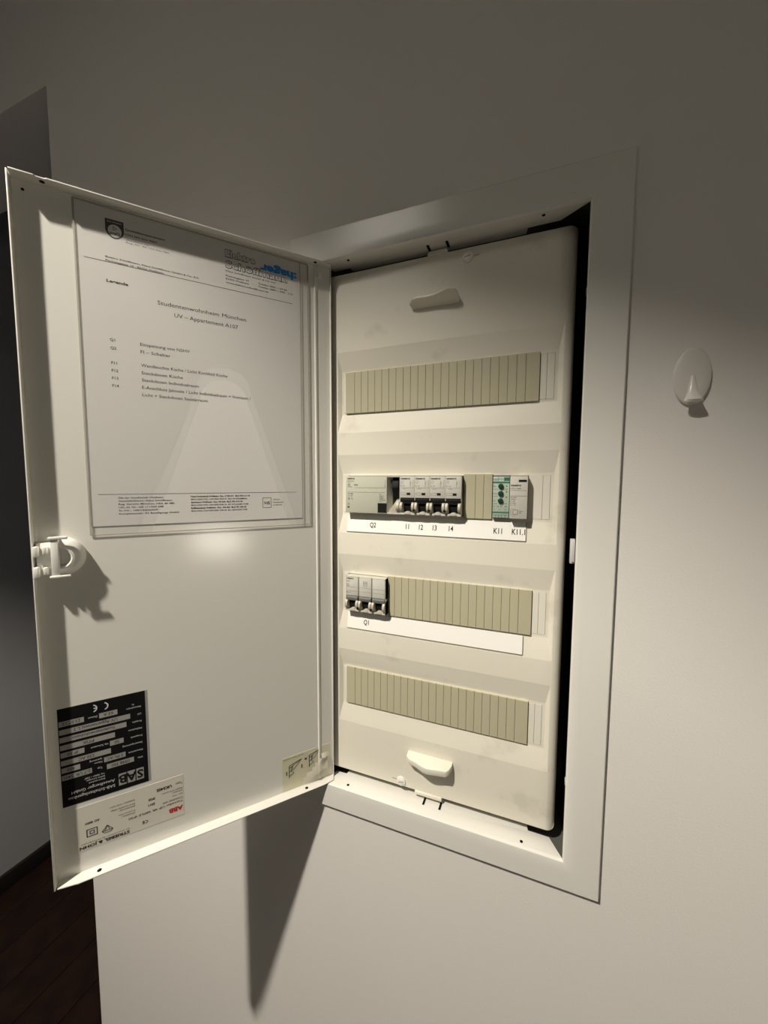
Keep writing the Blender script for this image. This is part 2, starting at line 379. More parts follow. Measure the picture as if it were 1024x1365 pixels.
# designation label strips on the lower slopes
def slope(c, t): return (YR - 5 * t, c - 26 - 23 * t)      # t 0..1 down the slope
def label_strip(c, x0, x1, words, th):
    y0, z0 = slope(c, .08); y1, z1 = slope(c, .92); ny, nz = -.977, .212
    b = MB()
    def P(x, t, off):
        y, z = slope(c, t); return (x, y + ny * off, z + nz * off)
    for (a, d, t0, t1, o, mi) in ((x0, x1, .04, .90, 1.0, 0),):
        b.face([P(a, t1, o), P(d, t1, o), P(d, t0, o), P(a, t0, o)], 0)
        for (e, f) in (((a, t1), (d, t1)), ((d, t1), (d, t0)), ((d, t0), (a, t0)), ((a, t0), (a, t1))):
            b.face([P(*e, o), P(*f, o), P(*f, -1), P(*e, -1)], 1)
    root = bpart(b, 'label_strip', ['label', 'labeledge'])
    e = MB()
    for (p, q) in ((P(x0, .91, 1.1), P(x1, .91, 1.1)),):
        e.face([(p[0], p[1], p[2] - .35), (q[0], q[1], q[2] - .35), (q[0], q[1] + .1, q[2] + .35), (p[0], p[1] + .1, p[2] + .35)])
    p, q = P(x1, .04, 1.1), P(x1, .9, 1.1); e.face([(p[0] - .35, p[1], p[2]), (p[0] + .35, p[1], p[2]), (q[0] + .35, q[1], q[2]), (q[0] - .35, q[1], q[2])])
    e.build('holder_edge', 'labeledge', root)
    for (x, wd) in words:
        t = MB().text(wd, 0, 0, 6.0, 0, align='c', bold=.014)
        for i, (vx, vy, vz) in enumerate(t.v): t.v[i] = (x + vx * .74, slope(c, .5)[0] + ny * 1.15 + .212 * vz, slope(c, .5)[1] + nz * 1.15 + .977 * vz)
        lab(t.build('printed_number', 'ink', root), 'black printed designation ' + wd)
label_strip(ROWS[1], -115.5, 97.8, ((-80.0, 'Q2'), (-35.2, '11'), (-18.4, '12'), (-1.9, '13'), (17.2, '14'), (68.8, 'K11'), (90.2, 'K11.1')), 1)
label_strip(ROWS[2], -115.5, 98.2, ((-89.0, 'Q1'),), 1)

# ------------------------------------------------------------ modular devices (parts given about the device's centre)
YD = 13.0
def dev(name, xc, c, label, cat, group=None):
    r = empty(name, xc, 30, c - 22.5, label, cat, group); return r
DOFF = (0, -30, 22.5)
def cheek(x0, x1):
    pts = [(24, -22)] + [(24 - 15 * math.sin(t * math.pi / 10) ** .8 if 0 < t < 10 else 24, -13.2 - 8.6 * math.cos(t * math.pi / 10)) for t in range(11)] + [(24, -4.6)]
    return MB().prism(pts[1:-1], x0, x1, 'x')
def module(r, x, lever='black', print_=True, window=True):
    MB().box(x - 8.7, x + 8.7, YD - .4, YD + 1, -2.6, 22.3).build('face_plate', 'greyface', r, DOFF, bevel=.35)
    hood = MB().prism([(YD + 8, -2.7), (YD + .6, -2.7), (YD - 2.0, -4.0), (YD - 1.4, -8.2), (YD + 8, -8.2)], x - 8.2, x + 8.2, 'x')
    lv = hood.build('lever', lever, r, DOFF, bevel=.4)
    d = MB(); pts = [(24 - 8.5 * math.sin(math.pi * (.15 + .7 * t / 8)), -13 - 6.5 * math.cos(math.pi * t / 8)) for t in range(9)] + [(26, -6.5), (26, -19.5)]
    d.prism(pts, x - 5.4, x + 5.4, 'x').build('lever_drum', 'black', lv)
    MB().box(x - 5.2, x + 5.2, YD + 1.2, YD + 4, -9.2, -8.5).build('lever_edge', 'cheek', lv)
    cheek(x - 8.9, x - 5.5).build('cheek', 'cheek', r, DOFF, bevel=.5); cheek(x + 5.5, x + 8.9).build('cheek', 'cheek', r, DOFF, bevel=.5)
    MB().cyl(x, -22, 4.0, YD - 1, YD + 10, 12, a0=0, a1=180, rz=.9).build('lever_stop', 'cheek', r, DOFF, bevel=.3)
def body(r, x0, x1):
    b = MB().box(x0, x1, YD + .8, 60, -3, 22.5); b.box(x0, x1, YD + 10, 60, -20, -2.9); b.box(x0, x1, YD, 60, -22.5, -20); b.box(x0, x0 + .35, YD, 60, -22.5, 22.5); b.box(x1 - .35, x1, YD, 60, -22.5, 22.5)
    b.build('body', 'grey', r, DOFF)
def holes(r, x):
    b = MB().cyl(x, -7.0, 1.4, 11.6, 17, 10).cyl(x, -16.8, 1.4, 9.2, 17, 10).rect(x - .18, x + .18, -15, -8.5, 8.7)
    b.build('sealing_hole', 'hole', r, DOFF)
def mcb_print(x):
    b = MB(); y = YD - .55
    b.text('SIEMENS', x - 8.1, 19.6, 1.9, y, width=11.4, bold=.03)
    b.text('5SY61', x - 8.0, 16.6, 1.1, y, mi=1).text('MCB', x - 8.0, 14.6, 1.1, y, mi=1).text('B 16', x - 8.0, 11.3, 1.8, y, mi=1)
    b.line((x + 3.4, 10), (x + 3.4, 17.5), .35, y, 1).line((x + 3.4, 13), (x + 4.6, 16), .35, y, 1)
    b.line((x - 8, 9), (x + 8, 9), .3, y, 1).line((x + 7, 9), (x + 7, 18), .25, y, 1).text('230/400V', x - 6, 7.8, .9, y, mi=1)
    b.frame(x - 8, x - 1, .6, 3.4, .25, y, 1)
    return b
# four single-pole circuit breakers: one is built, three are copies
NUM = ('11', '12', '13', '14')
NTH = ('slim grey circuit breaker directly beside the wide residual current device', 'second slim circuit breaker counted from the residual current device', 'third slim circuit breaker counted from the residual current device', 'slim grey circuit breaker directly beside the short beige blanking strip')
mc = dev('circuit_breaker', -33.5, ROWS[1], NTH[0], 'breaker', 'single-pole breakers in the second row')
body(mc, -8.95, 8.95); module(mc, 0); mcb_print(0).build('printed_text', ['greyink', 'paleink'], mc, DOFF)
MB().box(-.6, 3.6, YD - .6, YD, .6, 3.3).build('indicator_window', 'black', mc, DOFF)
for i in (1, 2, 3):
    c2 = mc.copy(); COL.objects.link(c2); c2.location = W(-33.5 + 18 * i, 30, ROWS[1] - 22.5); c2['label'] = NTH[i]
    for ch in list(mc.children):
        d = ch.copy(); COL.objects.link(d); d.parent = c2
        for gch in list(ch.children):
            e = gch.copy(); COL.objects.link(e); e.parent = d
    if i == 1: second = c2
    if i == 2: third = c2
for r in (mc, second, third): holes(r, 8.9)

# residual-current device Q2
r = dev('residual_current_device', -78.5, ROWS[1], 'wide grey-green residual current device above the label number Q2', 'switch')
b = MB().box(-35.9, 19, YD + .8, 60, -22.5, 22.5); b.box(19, 35.9, 27, 60, -22.5, 22.5); b.box(19, 35.9, YD + .4, 27, -22.5, -20.6); b.box(19, 35.9, YD + .4, 27, 21.4, 22.5); b.box(35.3, 35.9, YD, 27, -22.5, 22.5)
b.build('body', 'grey', r, DOFF)
MB().box(-35.7, 19.2, YD - .4, YD + 1, -22.3, 22.3).build('face_plate', 'green_face', r, DOFF, bevel=.35)
MB().prism([(19.2, YD - .2), (26, 27), (19.2, 27)], -20.6, 21.4, 'z').build('recess_side', 'grey', r, DOFF)
MB().box(23, 35.3, 22, 27, -20.5, 21.4).build('lever_recess', 'black', r, DOFF)
lv = MB().prism([(27, 19), (15, 17), (13, 9), (17, 2), (20, -4), (27, -8)], 25, 33.6, 'x').build('lever', 'black', r, DOFF, bevel=1)
MB().prism([(20.5, -20.6), (32.5, -20.6), (32.5, -4)], YD + 1, 26, 'y').build('lever_wedge', 'cheek', r, DOFF, bevel=.3)
cheek(31.4, 35.5).build('cheek', 'cheek', r, DOFF, bevel=.5)
MB().rect(7.6, 19.0, -21.4, -9.8, YD - .55).build('black_sticker', 'ink', r, DOFF)
b = MB(); y = YD - .55
b.text('SIEMENS', -33, 19.6, 1.8, y, width=10, bold=.03).text('5SM3 344-6', -33, 16.6, 1.3, y).text('TYP A', -33, 14.3, 1.2, y).text('40A', -33, 12.0, 1.6, y, bold=.02).text('0,03A', -24, 12.0, 1.6, y, bold=.02)
b.text('230-400V~', -33, 9.6, 1.1, y).line((-24, 8.6), (17, 8.6), .35, y, 1).line((17, 8.6), (17, 18), .35, y, 1).text('N', 16.5, 10.4, 1.4, y, mi=1)
b.line((-33, 3.0), (17, 3.0), .35, y, 1).text('10 000', -32.5, 1.0, 2.0, y).text('EN 61008', -32.5, -1.6, 1.1, y).ring(-31, -5, 1.3, .3, y, 12).ring(-27, -5, 1.3, .3, y, 12)
b.ring(-31, -5, .5, .5, y, 8).line((-33, -12.2), (-30, -12.2), .3, y).line((-33, -12.2), (-31.5, -10.3), .3, y).line((-30, -12.2), (-31.5, -10.3), .3, y).rect(-33, -30.2, -16.4, -14.4, y)
for i, t in enumerate(('Test', 'monatlich', 'Prüftaste', 'betätigen', 'Test monthly', 'press T')): b.text(t, 9.6, .8 - 1.65 * i, 1.05, y)
b.build('printed_text', ['greyink', 'paleink'], r, DOFF)

# K11 time relay and K11.1 switching relay
r = dev('time_relay', 71.3, ROWS[1], 'narrow relay with three dark green knobs above the label K11', 'relay')
yk = YD + 4
MB().box(-8.9, 8.9, yk + .8, 60, -22.5, 22.5).build('body', 'black', r, DOFF)
MB().box(-8.5, 8.5, yk, yk + 1, -22.4, 22.2).build('face_plate', 'k_white', r, DOFF, bevel=.3)
b = MB(); y = yk - .15
b.rect(-8.5, 8.5, 14.8, 16.6, y).rect(-8.5, 8.5, -17.6, -15.8, y)
for z in (19.3,): b.line((-8.5, z), (8.5, z), .35, y)
for x in (-3, 3): b.line((x, 16.6), (x, 22), .35, y)
for x in (-5.5, -2.2, 1, 4.5): b.line((x, -22.2), (x, -19.6), .5, y)
b.line((-8.5, -19.6), (8.5, -19.6), .4, y); b.rect(3.2, 8.4, 17.4, 21.2, y)
b.text('5TT3', -7.5, 18.0, 1.2, y, mi=1)
for i, t in enumerate(('Zeit', 'Funkt', 'Fein')): b.text(t, -8.2, 11.6 - 7.8 * i, 1.3, y, mi=1)
for z in (8.4, .6, -7.2): b.line((-8, z), (-3.5, z), .3, y, 1)
for (z, t) in ((11.8, 'U'), (5.6, 'R'), (-.2, 'R')): b.rect(5.1, 6.3, z - .6, z + .6, y, 1)
b.text('max', 4, 8.6, 1.1, y, mi=1).text('min', 4, -7, 1.1, y, mi=1).text('15  18  A1  A2', -8, -10.2, 1.2, y, width=14.5, mi=1)
b.text('16', -7.5, -13.5, 1.2, y, mi=1).text('T 1', -2, -13.5, 1.3, y, mi=1).text('18', 4.2, -13.5, 1.2, y, mi=1)
b.build('printed_text', ['k_green', 'greyink'], r, DOFF)
for z in (11.6, 3.75, -4.1): lab(MB().cyl(-.3, z, 2.6, yk - 2.2, yk, 18, r1=3.0).build('adjusting_knob', 'k_knob', r, DOFF, bevel=.4), 'dark green rotary knob')
r = dev('switching_relay', 89.6, ROWS[1], 'light grey relay with a small black window above the label K11.1', 'relay')
MB().box(-8.9, 8.9, YD, 60, -22.5, 22.5).build('body', 'cheek', r, DOFF, bevel=.5)
MB().box(-8.9, 8.6, YD - 1.2, YD, -22.4, 22.3).build('face_plate', 'greyface', r, DOFF, bevel=.4)
MB().rect(-.4, 7.6, 16.2, 18.6, YD - 1.35).build('indicator_window', 'black', r, DOFF)
b = MB(); y = YD - 1.35
b.text('SIEMENS', -8.2, 12.6, 1.7, y, width=10.5, bold=.03).text('5TT3 4083', -8.2, 9.4, 1.3, y, width=10.5)
b.line((-8.4, 7.4), (8, 7.4), .35, y, 1).line((-8.4, 1.6), (8, 1.6), .35, y, 1)
for i, t in enumerate(('AC 230V', '50/60Hz', 'Ie  16A', 'Uc 250V', '1S + 1Ö')): b.text(t, -8.2, .2 - 2.1 * i, 1.15, y)
b.frame(-5.5, -.5, -18, -13, .35, y).line((-7.5, -19), (-7.5, -12), .3, y).text('A1  13', -6.8, -11.8, 1, y).text('A2  14', -6.8, -19.6, 1, y).text('250V~', .8, -14.4, 1.1, y).text('16A', .8, -16.2, 1.1, y)
b.build('printed_text', ['greyink', 'paleink'], r, DOFF)

# main switch Q1, three poles
r = dev('main_switch', -87.5, ROWS[2], 'three-pole grey main switch above the label number Q1', 'switch')
body(r, -26.9, 26.9)
for i in (-1, 0, 1): module(r, 18 * i, lever='darkgrey')
for x in (-9, 9): holes(r, x)
b = MB(); y = YD - .55
b.text('SIEMENS', -25.5, 19.4, 1.9, y, width=9.5, bold=.03).text('5SG71', -25.5, 16.0, 1.3, y).text('63A', -25.5, 12.2, 1.4, y).text('400V~', -25.5, 10.0, 1.1, y)
for x in (-18, 0, 18):
    b.line((x - 8, 8.6), (x + 8, 8.6), .3, y, 1).line((x - 8, 3.6), (x + 8, 3.6), .3, y, 1)
    b.frame(x - 8.4, x + 8.4, -2, 22, .2, y, 1)
for x in (-2.2, 0, 2.2): b.line((x, 10), (x, 17.6), .4, y).line((x, 14), (x + 1, 16), .3, y)
b.rect(-25.5, -24.3, 1, 2.2, y).line((-24, 1.6), (-20, 1.6), .3, y)
b.build('printed_text', ['greyink', 'paleink'], r, DOFF)

# ------------------------------------------------------------ the door, its local x runs from the free edge (-) to the hinge (0)
ANG = 0.8893105; DW = 283.5; DEP = 12.0; DZ0, DZ1 = -310.9, 333.2
HXY = (-126.356, 1.919)
doorM = Matrix.Translation(Vector((HXY[0] * MM, HXY[1] * MM, 0))) @ Matrix.Rotation(math.radians(90) - (math.pi / 2 - ANG), 4, 'Z')
b = MB(); T = 1.2
b.box(-DW, 3.2, DEP, DEP + T, DZ0, DZ1)
door = b.build('door', 'door', board)
door.matrix_local = Matrix.Translation((0, 0, BOFF[2] * MM)) @ doorM
def dpart(mb, name, mats, **k): return mb.build(name, mats, door, **k)
def flange(pts, a, c, axis): return dpart(MB().prism(pts, a, c, axis), 'folded_edge', 'door', bevel=.35)
flange([(-DW - T, 2.4), (-DW, 2.4), (-DW, DEP + T), (-DW - T, DEP + T)], DZ0 - T, DZ1 + T, 'z')
b = MB().prism([(-DW + 1, 3), (-DW + 16, .4), (-DW + 17, 0), (-14, 0), (-.5, 2), (3, 10), (3, DEP + T), (-DW, DEP + T)], DZ0 - T, DZ0, 'z'); dpart(b, 'folded_edge', 'door', bevel=.3)
b = MB().prism([(-DW + 1, 0), (-DW + 17, 0), (-DW + 18, 1.2), (-DW + 24, 1.2), (-DW + 25, 0), (-.5, 1), (3, 10), (3, DEP + T), (-DW, DEP + T)], DZ1, DZ1 + T, 'z'); dpart(b, 'folded_edge', 'door', bevel=.3)
flange([(2.0, 9.0), (3.1, 9.0), (3.4, DEP + T), (2.2, DEP + T)], DZ0, DZ1, 'z')
for (x, z, sg) in ((-249.9, DZ0 + .12, 1), (-35.7, DZ0 + .12, 1), (-262, DZ1 - .12, -1), (-18, DZ1 - .12, -1)):
    h = MB().prism([(x + 2.0 * math.cos(t * math.pi / 6), 5.5 + 2.0 * math.sin(t * math.pi / 6)) for t in range(12)], z - .05, z + .05, 'z')
    dpart(h, 'edge_hole', 'hole')
b = MB()      # dimples near the corners
dpart(MB().cyl(-276.5, 326, 1.2, DEP - .15, DEP, 10), 'edge_hole', 'hole')
dpart(MB().cyl(-11, 322, 2.6, DEP - 5, DEP, 14, r1=3.4), 'hinge_stud', 'clip', bevel=.6)
# latch
b = MB()
b.box(-270.5, -265.0, -2, DEP, -8, 27); b.box(-272, -258, -3, -.5, 25.4, 28); b.box(-272, -257, -3, -.5, -9.6, -7.4)
b.box(-282, -270, 5, DEP, -7, 22)
for z0 in (-8.5, 10.0):
    b.box(-283.3, -279.6, -1, 8, z0, z0 + 9.5); b.box(-276.5, -273.5, -1, 8, z0 + 2.2, z0 + 9.0); b.box(-283, -270, 5, 8, z0 + 1, z0 + 8)
latch = dpart(b, 'latch', 'clip', bevel=.7)
b = MB(); N = 18
for i in range(N):
    a, c = math.radians(-90 + 180 * i / N), math.radians(-90 + 180 * (i + 1) / N)
    ringp = [(8.2, 1.0), (9.4, .2), (11.0, .6), (11.2, 1.6), (14.2, 2.6), (16.6, 5.2), (17.8, 8.6), (18.0, DEP)]
    for (r0, y0), (r1, y1) in zip(ringp[:-1], ringp[1:]):
        b.face([(-265 + r0 * math.cos(a), y0, 8 + r0 * math.sin(a)), (-265 + r0 * math.cos(c), y0, 8 + r0 * math.sin(c)), (-265 + r1 * math.cos(c), y1, 8 + r1 * math.sin(c)), (-265 + r1 * math.cos(a), y1, 8 + r1 * math.sin(a))])
    b.face([(-265 + 8.2 * math.cos(a), 1, 8 + 8.2 * math.sin(a)), (-265 + 8.2 * math.cos(c), 1, 8 + 8.2 * math.sin(c)), (-265 + 7.6 * math.cos(c), 7, 8 + 7.6 * math.sin(c)), (-265 + 7.6 * math.cos(a), 7, 8 + 7.6 * math.sin(a))])
b.face([(-265 + 7.6 * math.cos(math.radians(-90 + 180 * i / N)), 7, 8 + 7.6 * math.sin(math.radians(-90 + 180 * i / N))) for i in range(N + 1)])
b.build('latch_knob', 'clip', latch, weld=True)

# black maker's nameplate, stuck on upside down: u, v measured from its own top left corner
NX, NZ = -205.2, -238.2; YN = DEP - .25
def NU(u): return NX - u
def NV(v): return NZ + v
b = MB(); b.box(NU(71), NU(0), DEP - .2, DEP, NV(0), NV(99.5), 0)
b.box(NU(0), NU(-2.2), DEP - .12, DEP, NV(0), NV(99.5), 1)
npl = dpart(b, 'nameplate', ['plate_black', 'field'])
b = MB(); y = YN - .1; yt = YN - .2
def fld(u0, u1, v, t): b.rect(NU(u1), NU(u0), NV(v - 2.6), NV(v + 2.6), y, 0); b.text(t, NU((u0 + u1) / 2), NV(v), 2.9, yt, align='c', flip=True, mi=1)
def cap(u, v, t, h=2.0): b.text(t, NU(u), NV(v), h, y, flip=True, mi=2)
fld(12, 35, 29, '0998.300'); fld(47, 70.3, 30, '2-7 UK 540S'); fld(19, 37, 37, '3 Ph AC'); fld(56, 70.3, 37.5, '400'); fld(31, 70.3, 45, '230 AC')
fld(20, 31.5, 52.5, '50'); fld(52, 70.3, 53, 'IP 30'); fld(27, 70.3, 60.5, 'PTSK'); fld(17, 70.3, 68.3, 'Studentenwohnheim'); fld(13.5, 70.3, 76, 'UV Appartement L 2'); fld(24, 39, 83.8, '63 A'); fld(51, 70.3, 84.2, '23.07.12')
for (u, v, t) in ((4, 29, 'VNr.'), (38.5, 30, 'Typ'), (4, 37, 'Nennstrom'), (38.5, 36, 'Nenn-'), (38.5, 39, 'spannung'), (4, 45, 'Steuerspannung'), (4, 52.5, 'Frequenz'), (33, 53, 'Hz Schutzart'), (4, 60.5, 'Maßnahme'), (4, 68.3, 'Projekt'), (4, 76, 'UV'), (4, 83.8, 'Nennstrom'), (10, 87.2, 'In'), (40.5, 84, 'Datum')): cap(u, v, t, 1.9)
for i, ch in enumerate('SAB'):
    u0 = 4 + 7.6 * i; b.rect(NU(u0 + 6.6), NU(u0), NV(5), NV(17.5), y, 0); b.text(ch, NU(u0 + 3.3), NV(11.2), 8.5, yt, align='c', flip=True, bold=.03, mi=1)
cap(29, 7, 'SAB-Schaltanlagenbau', 3.0); cap(29, 12.5, 'Amselberger GmbH', 3.0); cap(37, 17.6, 'Elektrotechnik', 1.6); cap(37, 20.4, '86956 Schongau', 1.6); cap(37, 23.2, 'Tel. 08861 / 2587', 1.6)
for (u, c0) in ((33, 0), (42, 1)):
    b.ring(NU(u + 2), NV(92.8), 4.0, 1.1, y, 14, -75, 75, 2)
    if c0: b.rect(NU(u + 1), NU(u - 2), NV(92.3), NV(93.3), y, 2)
lab(b.build('printed_text', ['field', 'ink', 'white'], npl), 'white lettering and grey data fields, upside down')

# cream rating sticker, upside down
SX, SZ = -173.5, -289.6
b = MB(); b.box(SX - 94, SX, DEP - .2, DEP, SZ, SZ + 46.5)
stk = dpart(b, 'rating_sticker', 'sticker')
b = MB(); y = DEP - .35
def st(u, v, t, h, bold=0, mi=0, width=None): b.text(t, SX - u, SZ + v, h, y, flip=True, bold=bold, mi=mi, width=width)
st(50.5, 3.2, 'STRIEBEL & JOHN', 2.9, .03, width=41.5); st(50.5, 6.6, 'Ein Unternehmen der Firmengruppe', 1.2, width=40)
st(1.0, 9.0, 'ABB', 4.6, .05, 1, width=13.5); b.text('CE', SX - 34, SZ + 7.2, 3.2, y, flip=True, bold=.01)
st(1, 16.6, 'Verteiler UP 4R 48PLE IP30', 2.3, width=50); st(1, 20.4, 'Consumer unit', 2.3, width=19); st(1, 25.0, 'Jahr / Year', 1.6); st(27, 24, '2011', 2.4, .02)
st(1, 28.8, 'Schutzart /', 1.6); st(1, 31.4, 'Degree of Protection', 1.6); st(27, 30, 'IP30', 2.4, .02); st(1, 37.8, 'Type', 2.2); st(11, 37.4, 'UK540S', 3.0, .03)
st(45, 21.6, 'Schutzklasse /', 1.5); st(45, 24.3, 'Protection Class', 1.5); st(45, 29.0, 'Nennspannung /', 1.5); st(45, 31.6, 'Rated operating voltage', 1.5); st(75, 27.5, 'AC 400V', 2.2, .02); st(45, 35.8, 'EN60439-1 / VDE 0603-1', 1.5)
b.frame(SX - 86, SX - 77, SZ + 13.0, SZ + 21, .7, y); b.frame(SX - 83.5, SX - 79.5, SZ + 15.2, SZ + 18.8, .6, y)
dc = (SX - 69, SZ + 14.5)
for p, q in (((-4.5, -1.2), (0, 4.2)), ((4.5, -1.2), (0, 4.2)), ((-4.5, -1.2), (-2.4, -3.4)), ((4.5, -1.2), (2.4, -3.4)), ((-2.4, -3.4), (2.4, -3.4)), ((-4.5, -1.2), (4.5, -1.2)), ((-2, -1.2), (0, 4.2)), ((2, -1.2), (0, 4.2))):
    b.line((dc[0] + p[0], dc[1] + p[1]), (dc[0] + q[0], dc[1] + q[1]), .5, y)
lab(b.build('printed_text', ['ink', 'red'], stk), 'black and red lettering, upside down')

# yellowish instruction sticker by the hinge, its corner film wrinkled
b = MB(); b.box(-64.6, -2, DEP - .2, DEP, DZ0 + 1, -266)
yst = dpart(b, 'instruction_sticker', 'yellow')
b = MB(); y = DEP - .35
b.text('Einsetzen / Öffnen der Tür', -63, -268.5, 1.3, y, width=26)
for (x, z) in ((-56, -282), (-30, -277)):
    for p, q, wd in (((0, -12), (0, 4), .9), ((0, 4), (16, 8), .7), ((16, 8), (6, -2), .6), ((0, 1), (14, 7), .5), ((6, -2), (0, -4), .7), ((0, -10), (6, -7), .7), ((6, -7), (3, -4), .5), ((2, 0), (6, 4), .8), ((2, -3), (5, 1), .8)):
        b.line((x + p[0], z + p[1]), (x + q[0], z + q[1]), wd, y)
for p in ((-60, -287), (-40.5, -284), (-12, -286)): b.rect(p[0], p[0] + 1.3, p[1] - 2.5, p[1] + 2.5, y)
b.ring(-34.5, -276, 1.6, .5, y, 12); b.rect(-35.2, -33.8, -276.6, -275.4, y); b.line((-14, -278), (-12, -290), .4, y); b.line((-18, -291), (-8, -288), .6, y)
b.build('printed_diagram', 'greyink', yst)
b = MB()      # wrinkled film over the sticker's corner
nx_, nz_ = 9, 7; g = {}
rr_ = random.Random(3)
for i in range(nx_ + 1):
    for j in range(nz_ + 1):
        u, v = i / nx_, j / nz_; x = -38 + 36 * u; z = DZ0 + .8 + 34 * v
        inside = (u - v * .75) > -.35
        g[i, j] = (x, DEP - .5 - (rr_.random() * 4.5 if 0 < i < nx_ and 0 < j < nz_ and u > v * .8 - .1 else .2), z)
for i in range(nx_):
    for j in range(nz_):
        if (i + .5) / nx_ > (j + .5) / nz_ * .8 - .12: b.face([g[i, j], g[i + 1, j], g[i + 1, j + 1], g[i, j + 1]])
b.build('wrinkled_film', 'wrinkle', yst, weld=True)

# ------------------------------------------------------------ document and its clear sleeve, lying against the door
def on_door(mb, name, mats, base, label, cat, **k):
    """a top-level thing in the door's frame with its origin at base (x, y, z)"""
    mb.v = [(x - base[0], yy - base[1], z - base[2]) for x, yy, z in mb.v]
    o = mb.build(name, mats, **k); o.matrix_world = Matrix.Translation((0, 0, Z0)) @ doorM @ Matrix.Translation(Vector(base) * MM)
    return tag(o, label, cat)
SB = (-133, DEP, 26.0)
DB = (-139, DEP - 1.0, 34.0)
PXL, PXR, PZB, PZT = -242.3, -35.2, 34.4, 329.0; YP = DEP - .6
b = MB(); b.box(PXL, PXR, YP, YP + .25, PZB, PZT)
doc = on_door(b, 'paper_document', 'paper', DB, 'printed white legend sheet headed Studentenwohnheim München inside the clear sleeve on the door', 'document')
def dtext(mb, name, mats): 
    mb.v = [(x - DB[0], yy - DB[1], z - DB[2]) for x, yy, z in mb.v]; return mb.build(name, mats, doc)
b = MB(); y = YP - .07
def T_(s0, s1, z, t, h, bold=0, mi=0): b.text(t, -s0, z, h, y, width=None if s1 is None else s0 - s1, bold=bold, mi=mi)
T_(220.4, 203.3, 265.4, 'Legende', 2.6, .035)
T_(179.6, 95.7, 254.6, 'Studentenwohnheim München', 3.9, 0); T_(165.2, 104.3, 245.2, 'UV – Appartement A107', 3.9, 0)
for z, t in ((211.8, 'Q1'), (204.2, 'Q2')): T_(220, None, z, t, 2.6, .006)
for z, t in ((190.4, 'F11'), (183.3, 'F12'), (176.2, 'F13'), (169.1, 'F14')): T_(219.8, None, z, t, 2.6, .006)
for s1, z, t in ((152.3, 211.6, 'Einspeisung von NSHV'), (170, 204.4, 'FI – Schalter'), (116.5, 191.6, 'Wandleuchte Küche / Licht Kochfeld Küche'), (159.5, 184.3, 'Steckdosen Küche'),
                 (144.9, 177.4, 'Steckdosen Individualraum'), (92.8, 170.3, 'E-Anschluss Jalousie / Licht Individualraum + Vorraum /'), (136.7, 163.2, 'Licht + Steckdosen Sanitärraum')): T_(195.7, s1, z, t, 3.0, .002)
T_(204, 171, 315.6, 'Qualitätsmanagement', 1.9, .03); T_(204, 178, 311.0, 'DIN EN ISO 9001', 1.7, .02); T_(203.5, 184, 306.4, 'Zertifikat Nr.', 1.2); T_(203.5, 168, 304.0, 'Reg.-Nr. 80 123 456 789', 1.2)
T_(220.4, 142, 286.8, 'Elektro Schöffmann, Klaus Schöffmann GmbH & Co. KG', 1.5, .015); T_(220.4, 173, 283.6, 'Pischetsgasse 10 · 82362 Weilheim', 1.5, .015)
b.line((-236.4, 282.2), (-43.6, 283.0), .45, y); b.line((-235.4, 65.0), (-42.1, 65.6), .4, y)
T_(115.5, 63, 301.4, 'Klaus Schöffmann GmbH & Co. KG', 1.5, .01); T_(115.5, 92, 296.4, 'Pischetsgasse 10', 1.7, .01); T_(115.5, 92, 293.3, '82362 Weilheim', 1.7, .01); T_(115.5, 71, 289.6, 'www.elektro-schoeffmann.de', 1.7, .01)
T_(82, 50, 296.4, 'Telefon 0881 / 69 80', 1.7, .01); T_(82, 43.5, 293.3, 'Telefax 0881 / 698 - 110', 1.7, .01)
for i, t in enumerate(('Sitz der Gesellschaft: Weilheim', 'Geschäftsführer: Klaus Schöffmann', 'Reg. Gericht: München, HRA 80 980', 'USt.-Id. Nr.: DE 111/560 648', 'St.-Nr.: 168/152/26509', 'Komplementär: KS Beteiligungs GmbH')): T_(219.6, 219.6 - (38, 46, 48, 38, 33, 52)[i], 61.6 - 3.15 * i, t, 1.6, .012)
for i, t in enumerate(('HypoVereinsbank Weilheim  Kto. 4 700 091  BLZ 703 211 94', 'IBAN DE60 7032 1194 0004 7000 91  BIC HYVEDEMM466', 'Sparkasse Weilheim  Kto. 94 656  BLZ 703 510 30', 'IBAN DE43 7035 1030 0000 0946 56  BIC BYLADEM1WHM', 'Raiffeisenbank Weilheim  Kto. 104 604  BLZ 701 696 02', 'IBAN DE42 7016 9602 0000 1046 04  BIC GENODEF1WM1')): T_(156, 156 - (60, 57, 52, 58, 56, 57)[i], 62.0 - 3.1 * i, t, 1.55, .03 if i % 2 == 0 else .008)
b.frame(-82, -72.2, 47.8, 59.4, .4, y); T_(80.6, 73.6, 53.4, 'VdS', 3.4, .02)
for i, t in enumerate(('VdS-zert.', 'Errichterfirma', 'G 190 0173')): T_(71, 71 - (9, 13, 11)[i], 57.2 - 3.2 * i, '· ' + t, 1.4, .01)
dtext(b, 'printed_text', 'ink')
b = MB()      # shield emblem
sh = [(-219.4, 321.2), (-204.9, 321.2), (-204.9, 311), (-206.4, 307.4), (-209.4, 305.0), (-212.2, 304.2), (-215, 305.0), (-217.9, 307.4), (-219.4, 311)]
b.face([(p[0], y, p[1]) for p in sh], 0)
b.cyl(-212.1, 311.3, 5.4, y - .1, y - .05, 20, mi=1, rz=1.05)
b.text('▷', 0, 0, 1, y) if False else b.face([(-213.4, y - .2, 315.4), (-213.4, y - .2, 311.6), (-210.2, y - .2, 313.5)], 0); b.face([(-213.0, y - .25, 314.7), (-213.0, y - .25, 312.3), (-211.0, y - .25, 313.5)], 1)
b.text('preQ', -212.1, 309.2, 2.6, y - .2, align='c', bold=.03, mi=0)
